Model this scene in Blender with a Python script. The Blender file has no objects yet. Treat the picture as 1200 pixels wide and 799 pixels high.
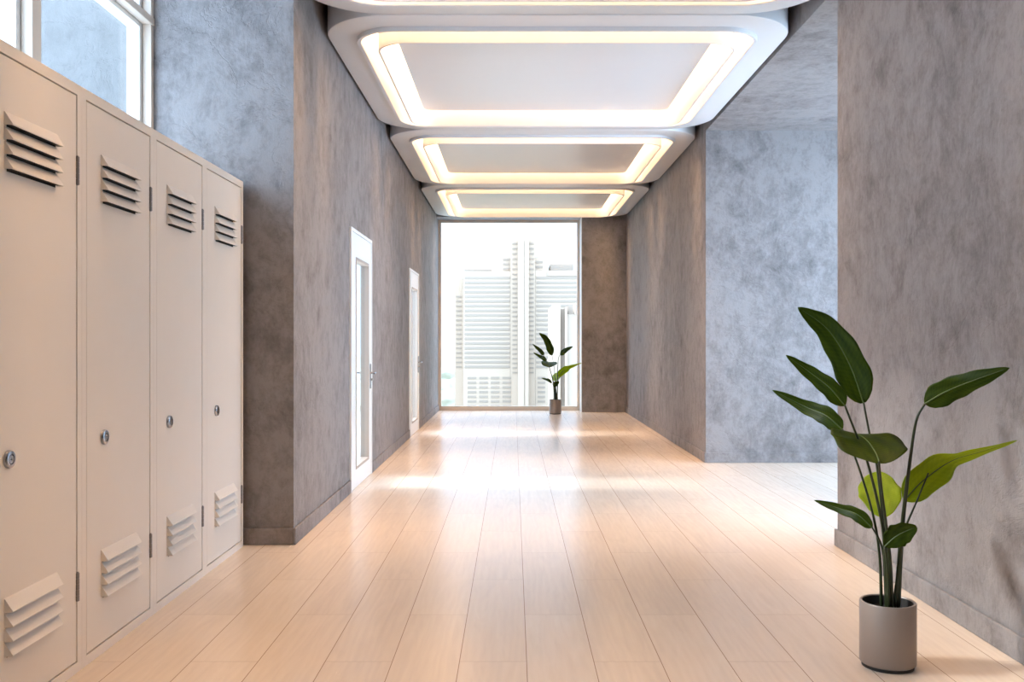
import bpy, bmesh, math, random
from mathutils import Vector, noise as mnoise

random.seed(7)
S = bpy.context.scene
COL = S.collection
PI = math.pi

# ------------------------------------------------------------------ materials
def new_mat(name):
    m = bpy.data.materials.new(name)
    m.use_nodes = True
    nt = m.node_tree
    nt.nodes.clear()
    return m, nt, nt.nodes, nt.links

def N(nodes, t, **kw):
    n = nodes.new(t)
    for k, v in kw.items():
        if k in n.inputs:
            n.inputs[k].default_value = v
        else:
            setattr(n, k, v)
    return n

def simple(name, col, rough=0.5, metal=0.0, spec=0.5, mottling=0.03, scale=8.0, bump=0.0, coat=0.0):
    m, nt, nd, ln = new_mat(name)
    out = nd.new('ShaderNodeOutputMaterial')
    b = nd.new('ShaderNodeBsdfPrincipled')
    ln.new(b.outputs[0], out.inputs[0])
    tc = nd.new('ShaderNodeNewGeometry')
    nz = N(nd, 'ShaderNodeTexNoise', Scale=scale, Detail=4.0)
    ln.new(tc.outputs['Position'], nz.inputs['Vector'])
    mx = nd.new('ShaderNodeMix'); mx.data_type = 'RGBA'
    a = [max(0, c * (1 - mottling)) for c in col] + [1]
    c = [min(1, c * (1 + mottling)) for c in col] + [1]
    mx.inputs[6].default_value = a
    mx.inputs[7].default_value = c
    ln.new(nz.outputs[0], mx.inputs[0])
    ln.new(mx.outputs[2], b.inputs['Base Color'])
    b.inputs['Roughness'].default_value = rough
    b.inputs['Metallic'].default_value = metal
    b.inputs['Specular IOR Level'].default_value = spec
    b.inputs['Coat Weight'].default_value = coat
    if bump:
        bp = N(nd, 'ShaderNodeBump', Strength=bump, Distance=0.002)
        nz2 = N(nd, 'ShaderNodeTexNoise', Scale=scale * 30, Detail=2.0)
        ln.new(tc.outputs['Position'], nz2.inputs['Vector'])
        ln.new(nz2.outputs[0], bp.inputs['Height'])
        ln.new(bp.outputs[0], b.inputs['Normal'])
    return m

def emission(name, col, strength):
    m, nt, nd, ln = new_mat(name)
    out = nd.new('ShaderNodeOutputMaterial')
    e = nd.new('ShaderNodeEmission')
    e.inputs[0].default_value = (*col, 1)
    e.inputs[1].default_value = strength
    ln.new(e.outputs[0], out.inputs[0])
    return m

def glass_mat(name, tint=(0.96, 0.985, 1.0)):
    m, nt, nd, ln = new_mat(name)
    out = nd.new('ShaderNodeOutputMaterial')
    t = nd.new('ShaderNodeBsdfTransparent'); t.inputs[0].default_value = (*tint, 1)
    g = nd.new('ShaderNodeBsdfGlossy'); g.inputs['Roughness'].default_value = 0.0
    lw = nd.new('ShaderNodeLayerWeight'); lw.inputs['Blend'].default_value = 0.5
    pw = N(nd, 'ShaderNodeMath', operation='POWER'); pw.inputs[1].default_value = 5.0
    ln.new(lw.outputs['Facing'], pw.inputs[0])
    f = N(nd, 'ShaderNodeMath', operation='MULTIPLY_ADD'); f.inputs[1].default_value = 0.5; f.inputs[2].default_value = 0.025
    ln.new(pw.outputs[0], f.inputs[0])
    mx = nd.new('ShaderNodeMixShader')
    ln.new(f.outputs[0], mx.inputs[0]); ln.new(t.outputs[0], mx.inputs[1]); ln.new(g.outputs[0], mx.inputs[2])
    ln.new(mx.outputs[0], out.inputs[0])
    return m

def plaster(name, dark, mid, light):
    """trowelled venetian plaster: cloudy mottling, ragged trowel strokes, fine scratches"""
    m, nt, nd, ln = new_mat(name)
    out = nd.new('ShaderNodeOutputMaterial')
    b = nd.new('ShaderNodeBsdfPrincipled')
    ln.new(b.outputs[0], out.inputs[0])
    g = nd.new('ShaderNodeNewGeometry')
    # gentle warp
    wn = N(nd, 'ShaderNodeTexNoise', Scale=2.4, Detail=4.0)
    ln.new(g.outputs['Position'], wn.inputs['Vector'])
    wv = nd.new('ShaderNodeVectorMath'); wv.operation = 'MULTIPLY_ADD'
    wv.inputs[1].default_value = (0.16, 0.16, 0.16)
    ln.new(wn.outputs['Color'], wv.inputs[0]); ln.new(g.outputs['Position'], wv.inputs[2])
    # clouds
    n1 = N(nd, 'ShaderNodeTexNoise', Scale=1.25, Detail=9.0, Roughness=0.66)
    ln.new(wv.outputs[0], n1.inputs['Vector'])
    # trowel strokes, slightly longer in height
    mp = nd.new('ShaderNodeMapping'); mp.inputs['Scale'].default_value = (9.0, 9.0, 7.0)
    mp.inputs['Rotation'].default_value = (0.35, -0.3, 0.1)
    ln.new(wv.outputs[0], mp.inputs['Vector'])
    n2 = N(nd, 'ShaderNodeTexNoise', Scale=1.0, Detail=9.0, Roughness=0.70)
    ln.new(mp.outputs[0], n2.inputs['Vector'])
    # flaked edges of the skim coat
    n3 = N(nd, 'ShaderNodeTexNoise', Scale=5.0, Detail=8.0, Roughness=0.55)
    n3.noise_type = 'RIDGED_MULTIFRACTAL'
    n3.normalize = True
    ln.new(wv.outputs[0], n3.inputs['Vector'])
    # fine diagonal scratches
    mp4 = nd.new('ShaderNodeMapping'); mp4.inputs['Scale'].default_value = (45.0, 45.0, 9.0)
    mp4.inputs['Rotation'].default_value = (0.8, 0.8, 0.0)
    ln.new(wv.outputs[0], mp4.inputs['Vector'])
    n4 = N(nd, 'ShaderNodeTexNoise', Scale=1.0, Detail=5.0, Roughness=0.65)
    ln.new(mp4.outputs[0], n4.inputs['Vector'])
    n5 = N(nd, 'ShaderNodeTexNoise', Scale=34.0, Detail=6.0, Roughness=0.7)
    ln.new(wv.outputs[0], n5.inputs['Vector'])
    # ragged hairline edges where one trowel pass overlaps the next
    n6 = N(nd, 'ShaderNodeTexNoise', Scale=2.6, Detail=7.0, Roughness=0.62, Distortion=0.6)
    ln.new(mp.outputs[0] if False else wv.outputs[0], n6.inputs['Vector'])
    d6 = N(nd, 'ShaderNodeMath', operation='SUBTRACT'); d6.inputs[1].default_value = 0.5; ln.new(n6.outputs[0], d6.inputs[0])
    a6 = N(nd, 'ShaderNodeMath', operation='ABSOLUTE'); ln.new(d6.outputs[0], a6.inputs[0])
    l6 = nd.new('ShaderNodeMapRange'); l6.inputs['From Min'].default_value = 0.0; l6.inputs['From Max'].default_value = 0.022
    l6.inputs['To Min'].default_value = 1.0; l6.inputs['To Max'].default_value = 0.0
    ln.new(a6.outputs[0], l6.inputs['Value'])
    # weighted sum
    def mad(a, w, c=None):
        x = nd.new('ShaderNodeMath'); x.operation = 'MULTIPLY_ADD'
        ln.new(a, x.inputs[0]); x.inputs[1].default_value = w
        if c is None: x.inputs[2].default_value = 0.0
        else: ln.new(c, x.inputs[2])
        return x.outputs[0]
    s = mad(n1.outputs[0], 0.40)
    s = mad(n2.outputs[0], 0.44, s)
    s = mad(n3.outputs[0], -0.14, s)
    s = mad(n4.outputs[0], 0.10, s)
    s = mad(n5.outputs[0], 0.20, s)
    s = mad(l6.outputs[0], -0.016, s)
    r = nd.new('ShaderNodeValToRGB')
    cr = r.color_ramp
    cr.elements[0].position = 0.34; cr.elements[0].color = (*dark, 1)
    cr.elements[1].position = 0.61; cr.elements[1].color = (*light, 1)
    e = cr.elements.new(0.475); e.color = (*mid, 1)
    ln.new(s, r.inputs[0])
    ln.new(r.outputs[0], b.inputs['Base Color'])
    b.inputs['Roughness'].default_value = 0.62
    b.inputs['Specular IOR Level'].default_value = 0.3
    h = mad(n2.outputs[0], 0.5)
    h = mad(n3.outputs[0], 0.5, h)
    h = mad(n4.outputs[0], 0.25, h)
    h = mad(n5.outputs[0], 0.30, h)
    h = mad(l6.outputs[0], -0.16, h)
    bp = N(nd, 'ShaderNodeBump', Strength=0.9, Distance=0.010)
    ln.new(h, bp.inputs['Height']); ln.new(bp.outputs[0], b.inputs['Normal'])
    return m

def wood_floor():
    m, nt, nd, ln = new_mat('maple_planks')
    out = nd.new('ShaderNodeOutputMaterial')
    b = nd.new('ShaderNodeBsdfPrincipled')
    ln.new(b.outputs[0], out.inputs[0])
    g = nd.new('ShaderNodeNewGeometry')
    sp = nd.new('ShaderNodeSeparateXYZ'); ln.new(g.outputs['Position'], sp.inputs[0])
    ax = N(nd, 'ShaderNodeMath', operation='ADD'); ax.inputs[1].default_value = -4.118 + 24.12
    ln.new(sp.outputs['Y'], ax.inputs[0])
    ay = N(nd, 'ShaderNodeMath', operation='ADD'); ay.inputs[1].default_value = 0.2015 + 0.2515 * 20
    ln.new(sp.outputs['X'], ay.inputs[0])
    cb = nd.new('ShaderNodeCombineXYZ'); ln.new(ax.outputs[0], cb.inputs[0]); ln.new(ay.outputs[0], cb.inputs[1])
    br = nd.new('ShaderNodeTexBrick')
    br.offset = 0.5; br.offset_frequency = 2; br.squash = 1.0
    br.inputs['Color1'].default_value = (0.0, 0.0, 0.0, 1)
    br.inputs['Color2'].default_value = (1.0, 1.0, 1.0, 1)
    br.inputs['Mortar'].default_value = (0.5, 0.5, 0.5, 1)
    br.inputs['Scale'].default_value = 1.0
    br.inputs['Mortar Size'].default_value = 0.0011
    br.inputs['Mortar Smooth'].default_value = 0.3
    br.inputs['Bias'].default_value = 0.0
    br.inputs['Brick Width'].default_value = 1.206
    br.inputs['Row Height'].default_value = 0.2515
    ln.new(cb.outputs[0], br.inputs['Vector'])
    # grain, shifted from plank to plank
    sh = nd.new('ShaderNodeVectorMath'); sh.operation = 'MULTIPLY_ADD'
    sh.inputs[1].default_value = (3.7, 9.1, 5.0)
    ln.new(br.outputs['Color'], sh.inputs[0]); ln.new(g.outputs['Position'], sh.inputs[2])
    mp = nd.new('ShaderNodeMapping'); mp.inputs['Scale'].default_value = (16.0, 1.7, 1.0)
    ln.new(sh.outputs[0], mp.inputs['Vector'])
    n1 = N(nd, 'ShaderNodeTexNoise', Scale=1.0, Detail=5.0, Roughness=0.6, Distortion=1.6)
    ln.new(mp.outputs[0], n1.inputs['Vector'])
    mp2 = nd.new('ShaderNodeMapping'); mp2.inputs['Scale'].default_value = (120.0, 6.0, 1.0)
    ln.new(sh.outputs[0], mp2.inputs['Vector'])
    n2 = N(nd, 'ShaderNodeTexNoise', Scale=1.0, Detail=3.0, Roughness=0.7)
    ln.new(mp2.outputs[0], n2.inputs['Vector'])
    mp3 = nd.new('ShaderNodeMapping'); mp3.inputs['Scale'].default_value = (7.0, 0.9, 1.0)
    ln.new(sh.outputs[0], mp3.inputs['Vector'])
    wv = N(nd, 'ShaderNodeTexWave', Scale=1.3, Distortion=9.0, Detail=3.0)
    wv.inputs['Detail Scale'].default_value = 1.2
    ln.new(mp3.outputs[0], wv.inputs['Vector'])
    def mad(a, w, c=None, k=0.0):
        x = nd.new('ShaderNodeMath'); x.operation = 'MULTIPLY_ADD'
        ln.new(a, x.inputs[0]); x.inputs[1].default_value = w
        if c is None: x.inputs[2].default_value = k
        else: ln.new(c, x.inputs[2])
        return x.outputs[0]
    s = mad(n1.outputs[0], 0.50)
    s = mad(n2.outputs[0], 0.14, s)
    s = mad(wv.outputs['Fac'], 0.08, s)
    s = mad(br.outputs['Color'], 0.16, s)
    r = nd.new('ShaderNodeValToRGB'); cr = r.color_ramp
    cr.elements[0].position = 0.18; cr.elements[0].color = (0.705, 0.595, 0.50, 1)
    cr.elements[1].position = 0.80; cr.elements[1].color = (0.835, 0.735, 0.625, 1)
    e = cr.elements.new(0.48); e.color = (0.78, 0.67, 0.555, 1)
    ln.new(s, r.inputs[0])
    mx = nd.new('ShaderNodeMix'); mx.data_type = 'RGBA'
    ln.new(br.outputs['Fac'], mx.inputs[0])
    ln.new(r.outputs[0], mx.inputs[6]); mx.inputs[7].default_value = (0.40, 0.28, 0.20, 1)
    # long seams between the boards: a bevelled V groove
    dv = N(nd, 'ShaderNodeMath', operation='DIVIDE'); dv.inputs[1].default_value = 0.2515; ln.new(ay.outputs[0], dv.inputs[0])
    fc = N(nd, 'ShaderNodeMath', operation='FRACT'); ln.new(dv.outputs[0], fc.inputs[0])
    pp = N(nd, 'ShaderNodeMath', operation='PINGPONG'); pp.inputs[1].default_value = 0.5; ln.new(fc.outputs[0], pp.inputs[0])
    sm = nd.new('ShaderNodeMapRange'); sm.inputs['From Min'].default_value = 0.003; sm.inputs['From Max'].default_value = 0.008
    sm.inputs['To Min'].default_value = 1.0; sm.inputs['To Max'].default_value = 0.0
    ln.new(pp.outputs[0], sm.inputs['Value'])
    mx2 = nd.new('ShaderNodeMix'); mx2.data_type = 'RGBA'
    ln.new(sm.outputs[0], mx2.inputs[0]); ln.new(mx.outputs[2], mx2.inputs[6]); mx2.inputs[7].default_value = (0.33, 0.21, 0.14, 1)
    ln.new(mx2.outputs[2], b.inputs['Base Color'])
    b.inputs['Specular IOR Level'].default_value = 0.32
    rr = mad(n1.outputs[0], 0.14, None, 0.17)
    ln.new(rr, b.inputs['Roughness'])
    inv = mad(br.outputs['Fac'], -1.0, None, 1.0)
    h = mad(n2.outputs[0], 0.04, inv)
    bp = N(nd, 'ShaderNodeBump', Strength=0.35, Distance=0.0015)
    ln.new(h, bp.inputs['Height']); ln.new(bp.outputs[0], b.inputs['Normal'])
    return m

def leaf_mat(name, a, bcol, trans=0.35):
    m, nt, nd, ln = new_mat(name)
    out = nd.new('ShaderNodeOutputMaterial')
    b = nd.new('ShaderNodeBsdfPrincipled')
    tr = nd.new('ShaderNodeBsdfTranslucent')
    mx = nd.new('ShaderNodeMixShader'); mx.inputs[0].default_value = trans
    ln.new(b.outputs[0], mx.inputs[1]); ln.new(tr.outputs[0], mx.inputs[2]); ln.new(mx.outputs[0], out.inputs[0])
    uv = nd.new('ShaderNodeUVMap')
    sp = nd.new('ShaderNodeSeparateXYZ'); ln.new(uv.outputs[0], sp.inputs[0])
    ab = N(nd, 'ShaderNodeMath', operation='ABSOLUTE'); ln.new(sp.outputs[0], ab.inputs[0])
    # side veins: stripes along the blade, swept towards the tip
    ph = N(nd, 'ShaderNodeMath', operation='MULTIPLY_ADD'); ph.inputs[1].default_value = -0.10
    ln.new(ab.outputs[0], ph.inputs[0]); ln.new(sp.outputs[1], ph.inputs[2])
    fr = N(nd, 'ShaderNodeMath', operation='MULTIPLY'); fr.inputs[1].default_value = 150.0
    ln.new(ph.outputs[0], fr.inputs[0])
    sn = N(nd, 'ShaderNodeMath', operation='SINE'); ln.new(fr.outputs[0], sn.inputs[0])
    nz = N(nd, 'ShaderNodeTexNoise', Scale=3.0, Detail=3.0)
    ln.new(uv.outputs[0], nz.inputs['Vector'])
    k = N(nd, 'ShaderNodeMath', operation='MULTIPLY_ADD'); k.inputs[1].default_value = 0.035
    ln.new(sn.outputs[0], k.inputs[0]); ln.new(nz.outputs[0], k.inputs[2])
    r = nd.new('ShaderNodeValToRGB'); cr = r.color_ramp
    cr.elements[0].position = 0.25; cr.elements[0].color = (*a, 1)
    cr.elements[1].position = 0.75; cr.elements[1].color = (*bcol, 1)
    ln.new(k.outputs[0], r.inputs[0])
    ln.new(r.outputs[0], b.inputs['Base Color'])
    tc = nd.new('ShaderNodeMix'); tc.data_type = 'RGBA'; tc.blend_type = 'MULTIPLY'; tc.inputs[0].default_value = 1.0
    ln.new(r.outputs[0], tc.inputs[6]); tc.inputs[7].default_value = (3.0, 2.6, 0.9, 1)
    ln.new(tc.outputs[2], tr.inputs[0])
    b.inputs['Roughness'].default_value = 0.42
    b.inputs['Specular IOR Level'].default_value = 0.22
    bp = N(nd, 'ShaderNodeBump', Strength=0.12, Distance=0.001)
    ln.new(sn.outputs[0], bp.inputs['Height']); ln.new(bp.outputs[0], b.inputs['Normal'])
    return m

SKY_MAX, SKY_MIN = 3.95, 1.05
M = {}
M['plaster'] = plaster('grey_trowelled_plaster', (0.09, 0.081, 0.080), (0.187, 0.171, 0.170), (0.285, 0.265, 0.263))
M['ext_plaster'] = plaster('exterior_plaster', (0.125, 0.12, 0.115), (0.155, 0.15, 0.145), (0.185, 0.18, 0.175))
M['floor'] = wood_floor()
M['white'] = simple('white_ceiling_paint', (0.78, 0.78, 0.78), 0.55, mottling=0.01)
M['panel_white'] = simple('satin_white_panel', (0.68, 0.68, 0.69), 0.35, mottling=0.01)
M['frame'] = simple('cream_window_frame', (0.66, 0.56, 0.47), 0.4, mottling=0.02)
M['door'] = simple('white_lacquer_door', (0.80, 0.80, 0.79), 0.3, mottling=0.01)
M['jamb'] = simple('beige_door_lining', (0.45, 0.375, 0.315), 0.45, mottling=0.02)
M['locker'] = simple('beige_locker_enamel', (0.84, 0.79, 0.725), 0.42, mottling=0.015, bump=0.05)
M['dark'] = simple('opening_shade_black', (0.012, 0.011, 0.010), 0.8)
M['steel'] = simple('satin_steel', (0.42, 0.42, 0.44), 0.25, metal=1.0)
M['hinge'] = simple('dull_steel_hinge', (0.30, 0.28, 0.27), 0.4, metal=0.9)
M['blackmetal'] = simple('black_keyway', (0.02, 0.02, 0.025), 0.35)
M['pot'] = simple('satin_taupe_pot', (0.33, 0.275, 0.238), 0.42, metal=0.2, mottling=0.02)
M['potfoot'] = simple('dark_rubber_foot', (0.03, 0.027, 0.025), 0.7)
M['soil'] = simple('dark_soil', (0.018, 0.014, 0.011), 0.95, mottling=0.4, scale=60, bump=0.8)
M['leaf'] = leaf_mat('banana_leaf_green', (0.018, 0.036, 0.001), (0.052, 0.085, 0.003), 0.42)
M['sunlit_leaf'] = leaf_mat('sunlit_leaf_lime_green', (0.15, 0.22, 0.006), (0.26, 0.34, 0.016), 0.4)  # lighter leaf copy: sunlight on two lower leaves put into the colour
M['stem'] = simple('dark_green_stem', (0.020, 0.030, 0.008), 0.45, mottling=0.2, scale=30)
M['rib'] = simple('pale_green_midrib', (0.075, 0.115, 0.015), 0.45)
M['glass'] = glass_mat('clear_glass')
M['led'] = emission('warm_led_strip', (1.0, 0.60, 0.30), 12.5)
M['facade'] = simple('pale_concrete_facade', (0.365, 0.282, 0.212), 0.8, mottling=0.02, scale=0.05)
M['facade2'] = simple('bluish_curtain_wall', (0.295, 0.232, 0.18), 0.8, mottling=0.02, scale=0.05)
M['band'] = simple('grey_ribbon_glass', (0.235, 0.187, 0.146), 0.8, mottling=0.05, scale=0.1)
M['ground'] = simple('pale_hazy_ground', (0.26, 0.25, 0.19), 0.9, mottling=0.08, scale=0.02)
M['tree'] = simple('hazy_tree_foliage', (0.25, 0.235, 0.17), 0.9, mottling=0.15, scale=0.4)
M['bark'] = simple('hazy_bark', (0.2, 0.18, 0.16), 0.9)
M['roof'] = simple('exterior_concrete', (0.5, 0.5, 0.5), 0.8)

# ------------------------------------------------------------------ geometry helpers
def bm_box(bm, x0, x1, y0, y1, z0, z1, mi=0):
    v = [bm.verts.new((x, y, z)) for x in (x0, x1) for y in (y0, y1) for z in (z0, z1)]
    F = [(0, 1, 3, 2), (4, 6, 7, 5), (0, 4, 5, 1), (2, 3, 7, 6), (0, 2, 6, 4), (1, 5, 7, 3)]
    for f in F:
        fc = bm.faces.new([v[i] for i in f]); fc.material_index = mi

def boxes(*bs):
    bm = bmesh.new()
    for b in bs: bm_box(bm, *b)
    return bm

def link(name, bm, mats, parent=None, smooth=False, bevel=0.0, seg=2):
    me = bpy.data.meshes.new(name)
    bmesh.ops.recalc_face_normals(bm, faces=bm.faces)
    if smooth:
        for f in bm.faces: f.smooth = True
    bm.to_mesh(me); bm.free()
    if not isinstance(mats, (list, tuple)): mats = [mats]
    for m in mats: me.materials.append(m)
    o = bpy.data.objects.new(name, me)
    COL.objects.link(o)
    if parent is not None: o.parent = parent
    if bevel:
        md = o.modifiers.new('bevel', 'BEVEL'); md.width = bevel; md.segments = seg
        md.limit_method = 'ANGLE'; md.angle_limit = math.radians(40)
    return o

def autosmooth(o, deg=35):
    me = o.data
    me.polygons.foreach_set('use_smooth', [True] * len(me.polygons))
    bm = bmesh.new(); bm.from_mesh(me)
    for e in bm.edges:
        if len(e.link_faces) == 2:
            e.smooth = e.calc_face_angle(0) < math.radians(deg)
    bm.to_mesh(me); bm.free()
    return o

def empty(name, loc=(0, 0, 0)):
    o = bpy.data.objects.new(name, None); COL.objects.link(o)
    o.location = loc; o.empty_display_size = 0.1
    return o

def tag(o, label, cat, group=None, kind=None):
    o['label'] = label; o['category'] = cat
    if group: o['group'] = group
    if kind: o['kind'] = kind
    return o

def struct(name, bm, m, parent=None, **kw):
    o = link(name, bm, m, parent, **kw)
    o['kind'] = 'structure'
    return o

def lathe(prof, n=48, cx=0, cy=0, mi=None):
    bm = bmesh.new()
    rings = []
    for (r, z) in prof:
        if r < 1e-6:
            rings.append([bm.verts.new((cx, cy, z))])
        else:
            rings.append([bm.verts.new((cx + r * math.cos(2 * PI * i / n), cy + r * math.sin(2 * PI * i / n), z)) for i in range(n)])
    for a, b in zip(rings[:-1], rings[1:]):
        for i in range(n):
            j = (i + 1) % n
            if len(a) == 1 and len(b) > 1: bm.faces.new((a[0], b[i], b[j]))
            elif len(b) == 1 and len(a) > 1: bm.faces.new((a[i], a[j], b[0]))
            elif len(a) > 1: bm.faces.new((a[i], a[j], b[j], b[i]))
    return bm

def rr_pts(hx, hy, r, n=14):
    pts = []
    for (sx, sy, a0) in ((1, 1, 0), (-1, 1, PI / 2), (-1, -1, PI), (1, -1, 1.5 * PI)):
        cx, cy = sx * (hx - r), sy * (hy - r)
        for i in range(n + 1):
            a = a0 + (PI / 2) * i / n
            pts.append((cx + r * math.cos(a), cy + r * math.sin(a)))
    return pts

def sweep_rr(prof, closed=True):
    """prof: list of (hx, hy, r, z); sweeps a closed profile round a rounded rectangle"""
    bm = bmesh.new()
    rings = [[bm.verts.new((x, y, z)) for (x, y) in rr_pts(hx, hy, r)] for (hx, hy, r, z) in prof]
    k = len(rings); n = len(rings[0])
    for i in range(k if closed else k - 1):
        a, b = rings[i], rings[(i + 1) % k]
        for j in range(n):
            q = (j + 1) % n
            bm.faces.new((a[j], a[q], b[q], b[j]))
    return bm

def cap_rr(bm, hx, hy, r, z):
    bm.faces.new([bm.verts.new((x, y, z)) for (x, y) in rr_pts(hx, hy, r)])

def catmull(pts, n):
    """sample a Catmull-Rom spline through pts at n+1 even parameters"""
    P = [Vector(p) for p in pts]
    P = [P[0] * 2 - P[1]] + P + [P[-1] * 2 - P[-2]]
    segs = len(P) - 3
    out = []
    for i in range(n + 1):
        t = i / n * segs
        s = min(int(t), segs - 1); u = t - s
        p0, p1, p2, p3 = P[s:s + 4]
        out.append(0.5 * ((2 * p1) + (p2 - p0) * u + (2 * p0 - 5 * p1 + 4 * p2 - p3) * u * u + (3 * p1 - p0 - 3 * p2 + p3) * u ** 3))
    return out

def bm_tube(bm, path, rads, n=10, caps=True):
    rings = []
    up = Vector((0.3, 0.9, 0.1))
    for i, p in enumerate(path):
        t = (path[min(i + 1, len(path) - 1)] - path[max(i - 1, 0)]).normalized()
        a = t.cross(up).normalized(); b = t.cross(a).normalized()
        r = rads[i] if isinstance(rads, (list, tuple)) else rads
        rings.append([bm.verts.new(p + a * r * math.cos(2 * PI * k / n) + b * r * math.sin(2 * PI * k / n)) for k in range(n)])
    for a, b in zip(rings[:-1], rings[1:]):
        for k in range(n):
            q = (k + 1) % n
            bm.faces.new((a[k], a[q], b[q], b[k]))
    if caps:
        bm.faces.new(rings[0]); bm.faces.new(rings[-1][::-1])

def bm_cyl_axis(bm, c, axis, r0, r1, h, n=24, mi=0):
    """capped frustum from c along axis ('x','y','z') length h"""
    def pt(a, rad, t):
        u, v = rad * math.cos(a), rad * math.sin(a)
        if axis == 'x': return (c[0] + t, c[1] + u, c[2] + v)
        if axis == 'y': return (c[0] + u, c[1] + t, c[2] + v)
        return (c[0] + u, c[1] + v, c[2] + t)
    A = [bm.verts.new(pt(2 * PI * i / n, r0, 0)) for i in range(n)]
    B = [bm.verts.new(pt(2 * PI * i / n, r1, h)) for i in range(n)]
    for i in range(n):
        j = (i + 1) % n
        f = bm.faces.new((A[i], A[j], B[j], B[i])); f.material_index = mi; f.smooth = True
    for f in (bm.faces.new(A[::-1]), bm.faces.new(B)): f.material_index = mi

# ------------------------------------------------------------------ the setting (metres; camera above the origin looking along +Y)
XL, XR = -1.295, 1.90          # corridor wall faces
XW = -2.12                     # inner face of the window wall behind the lockers
YC = 5.535                     # near corner of the corridor on the left
YR0, YR1 = 5.50, 9.26          # opening to the bay on the right
YB = 15.81                     # end wall
YG = 16.20                     # end window plane
ZC = 3.70                      # ceiling
ZR = 3.275                     # ceiling of the right bay
YN = -3.6                      # wall behind the camera
XE = 4.25                       # far side of the right bay

struct('floor', boxes((-2.32, XR + .25, YN - .2, YG + .09, -.2, 0), (XR + .25, XE + .2, YR0 - .25, YR1 + .2, -.2, 0)), M['floor'])
struct('ceiling', boxes((-2.32, XR + .25, YN - .2, YG + .09, ZC, ZC + .2)), M['plaster'])
struct('ceiling', boxes((XR + .25, XE + .2, YR0 - .25, YR1 + .2, ZR, ZR + .2), (XR + .0005, XR + .25, YR0, YR1, ZR, ZR + .01)), M['plaster'])

DOORS = [(7.42, 8.515), (11.65, 12.75)]
DZ = 2.107
bl = []
y = YC + .215
for (a, b) in DOORS:
    bl.append((XL - .09, XL, y, a, 0, ZC)); bl.append((XL - .09, XL, a, b, DZ, ZC)); y = b
bl.append((XL - .09, XL, y, YG + .09, 0, ZC))
struct('wall_left', boxes(*bl), M['plaster'])
struct('wall_corner', boxes((-2.252, XL, YC, YC + .215, 0, ZC)), M['plaster'])
struct('wall_outside', boxes((-4.9, -2.2525, YC + .002, YC + .215, -.6, ZC + .2)), M['ext_plaster'])
struct('wall_right', boxes((XR, XR + .25, YN, YR0, 0, ZC), (XR, XR + .25, YR0, YR1, ZR + .01, ZC),
                           (XR, XR + .25, YR1, YG + .09, 0, ZC)), M['plaster'])
struct('wall_bay_far', boxes((XR + .25, XE + .2, YR1, YR1 + .2, 0, ZR)), M['plaster'])
struct('wall_bay_near', boxes((XR + .25, XE + .2, YR0 - .25, YR0, 0, .3), (XR + .25, XE + .2, YR0 - .25, YR0, 2.3, ZR), (XE, XE + .2, YR0 - .25, YR0, .3, 2.3)), M['plaster'])
struct('wall_back', boxes((1.157, XR, YB, YG + .09, 0, ZC), (XL, 1.157, YB, YG + .09, 3.29, ZC)), M['plaster'])
WZ0, WZ1 = 1.98, 3.60
WY0 = 0.111
struct('wall_window_side', boxes((XW - .18, XW, YN, YC, 0, WZ0), (XW - .18, XW, YN, YC, WZ1, ZC),
                                 (XW - .18, XW, YN, WY0, WZ0, WZ1)), M['plaster'])
struct('wall_rear', boxes((-2.32, XR + .25, YN - .2, YN, 0, ZC)), M['plaster'])

# baseboards: a low plaster plinth standing 12 mm proud with a rounded top arris
BT, BH = 0.016, 0.10
bbl = []
y = YC - BT
for (a, b) in DOORS:
    bbl.append((XL, XL + BT, y, a - .002, 0, BH)); y = b + .002
bbl.append((XL, XL + BT, y, YG - .02, 0, BH))
struct('baseboard_left', boxes(*bbl), M['plaster'], bevel=.006)
struct('baseboard_corner', boxes((XW, XL, YC - BT, YC, 0, BH)), M['plaster'], bevel=.006)
struct('baseboard_right', boxes((XR - BT, XR, YN, YR0 + BT, 0, BH), (XR - BT, XR, YR1 - BT, YB, 0, BH)), M['plaster'], bevel=.006)
struct('baseboard_bay', boxes((XR, XE, YR1 - BT, YR1, 0, BH)), M['plaster'], bevel=.006)
struct('baseboard_back', boxes((1.157, XR - BT, YB - BT, YB, 0, .0)), M['plaster']) if False else None

# ---- end window
def pane(name, x0, x1, y0, y1, z0, z1, parent):
    o = link(name, boxes((x0, x1, y0, y1, z0, z1)), M['glass'], parent)
    o['kind'] = 'structure'
    return o
w1 = empty('window_1', (0, YG, 0)); w1['kind'] = 'structure'
fx0, fx1, fz0, fz1 = XL, 1.146, 0.0, 3.29
o = struct('window_frame', boxes((fx0, fx0 + .05, 0, .06, 0, fz1), (fx1 - .045, fx1, 0, .06, 0, fz1),
                                 (fx0 + .05, fx1 - .045, 0, .06, 0, .075), (fx0 + .05, fx1 - .045, 0, .06, fz1 - .05, fz1)), M['frame'], w1)
pane('glass_pane', fx0 + .05, fx1 - .045, .028, .034, .075, fz1 - .05, w1)
o = struct('window_reveal', boxes((1.1465, 1.1568, -.38, .06, 0, 3.29)), M['door'], w1)

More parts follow.
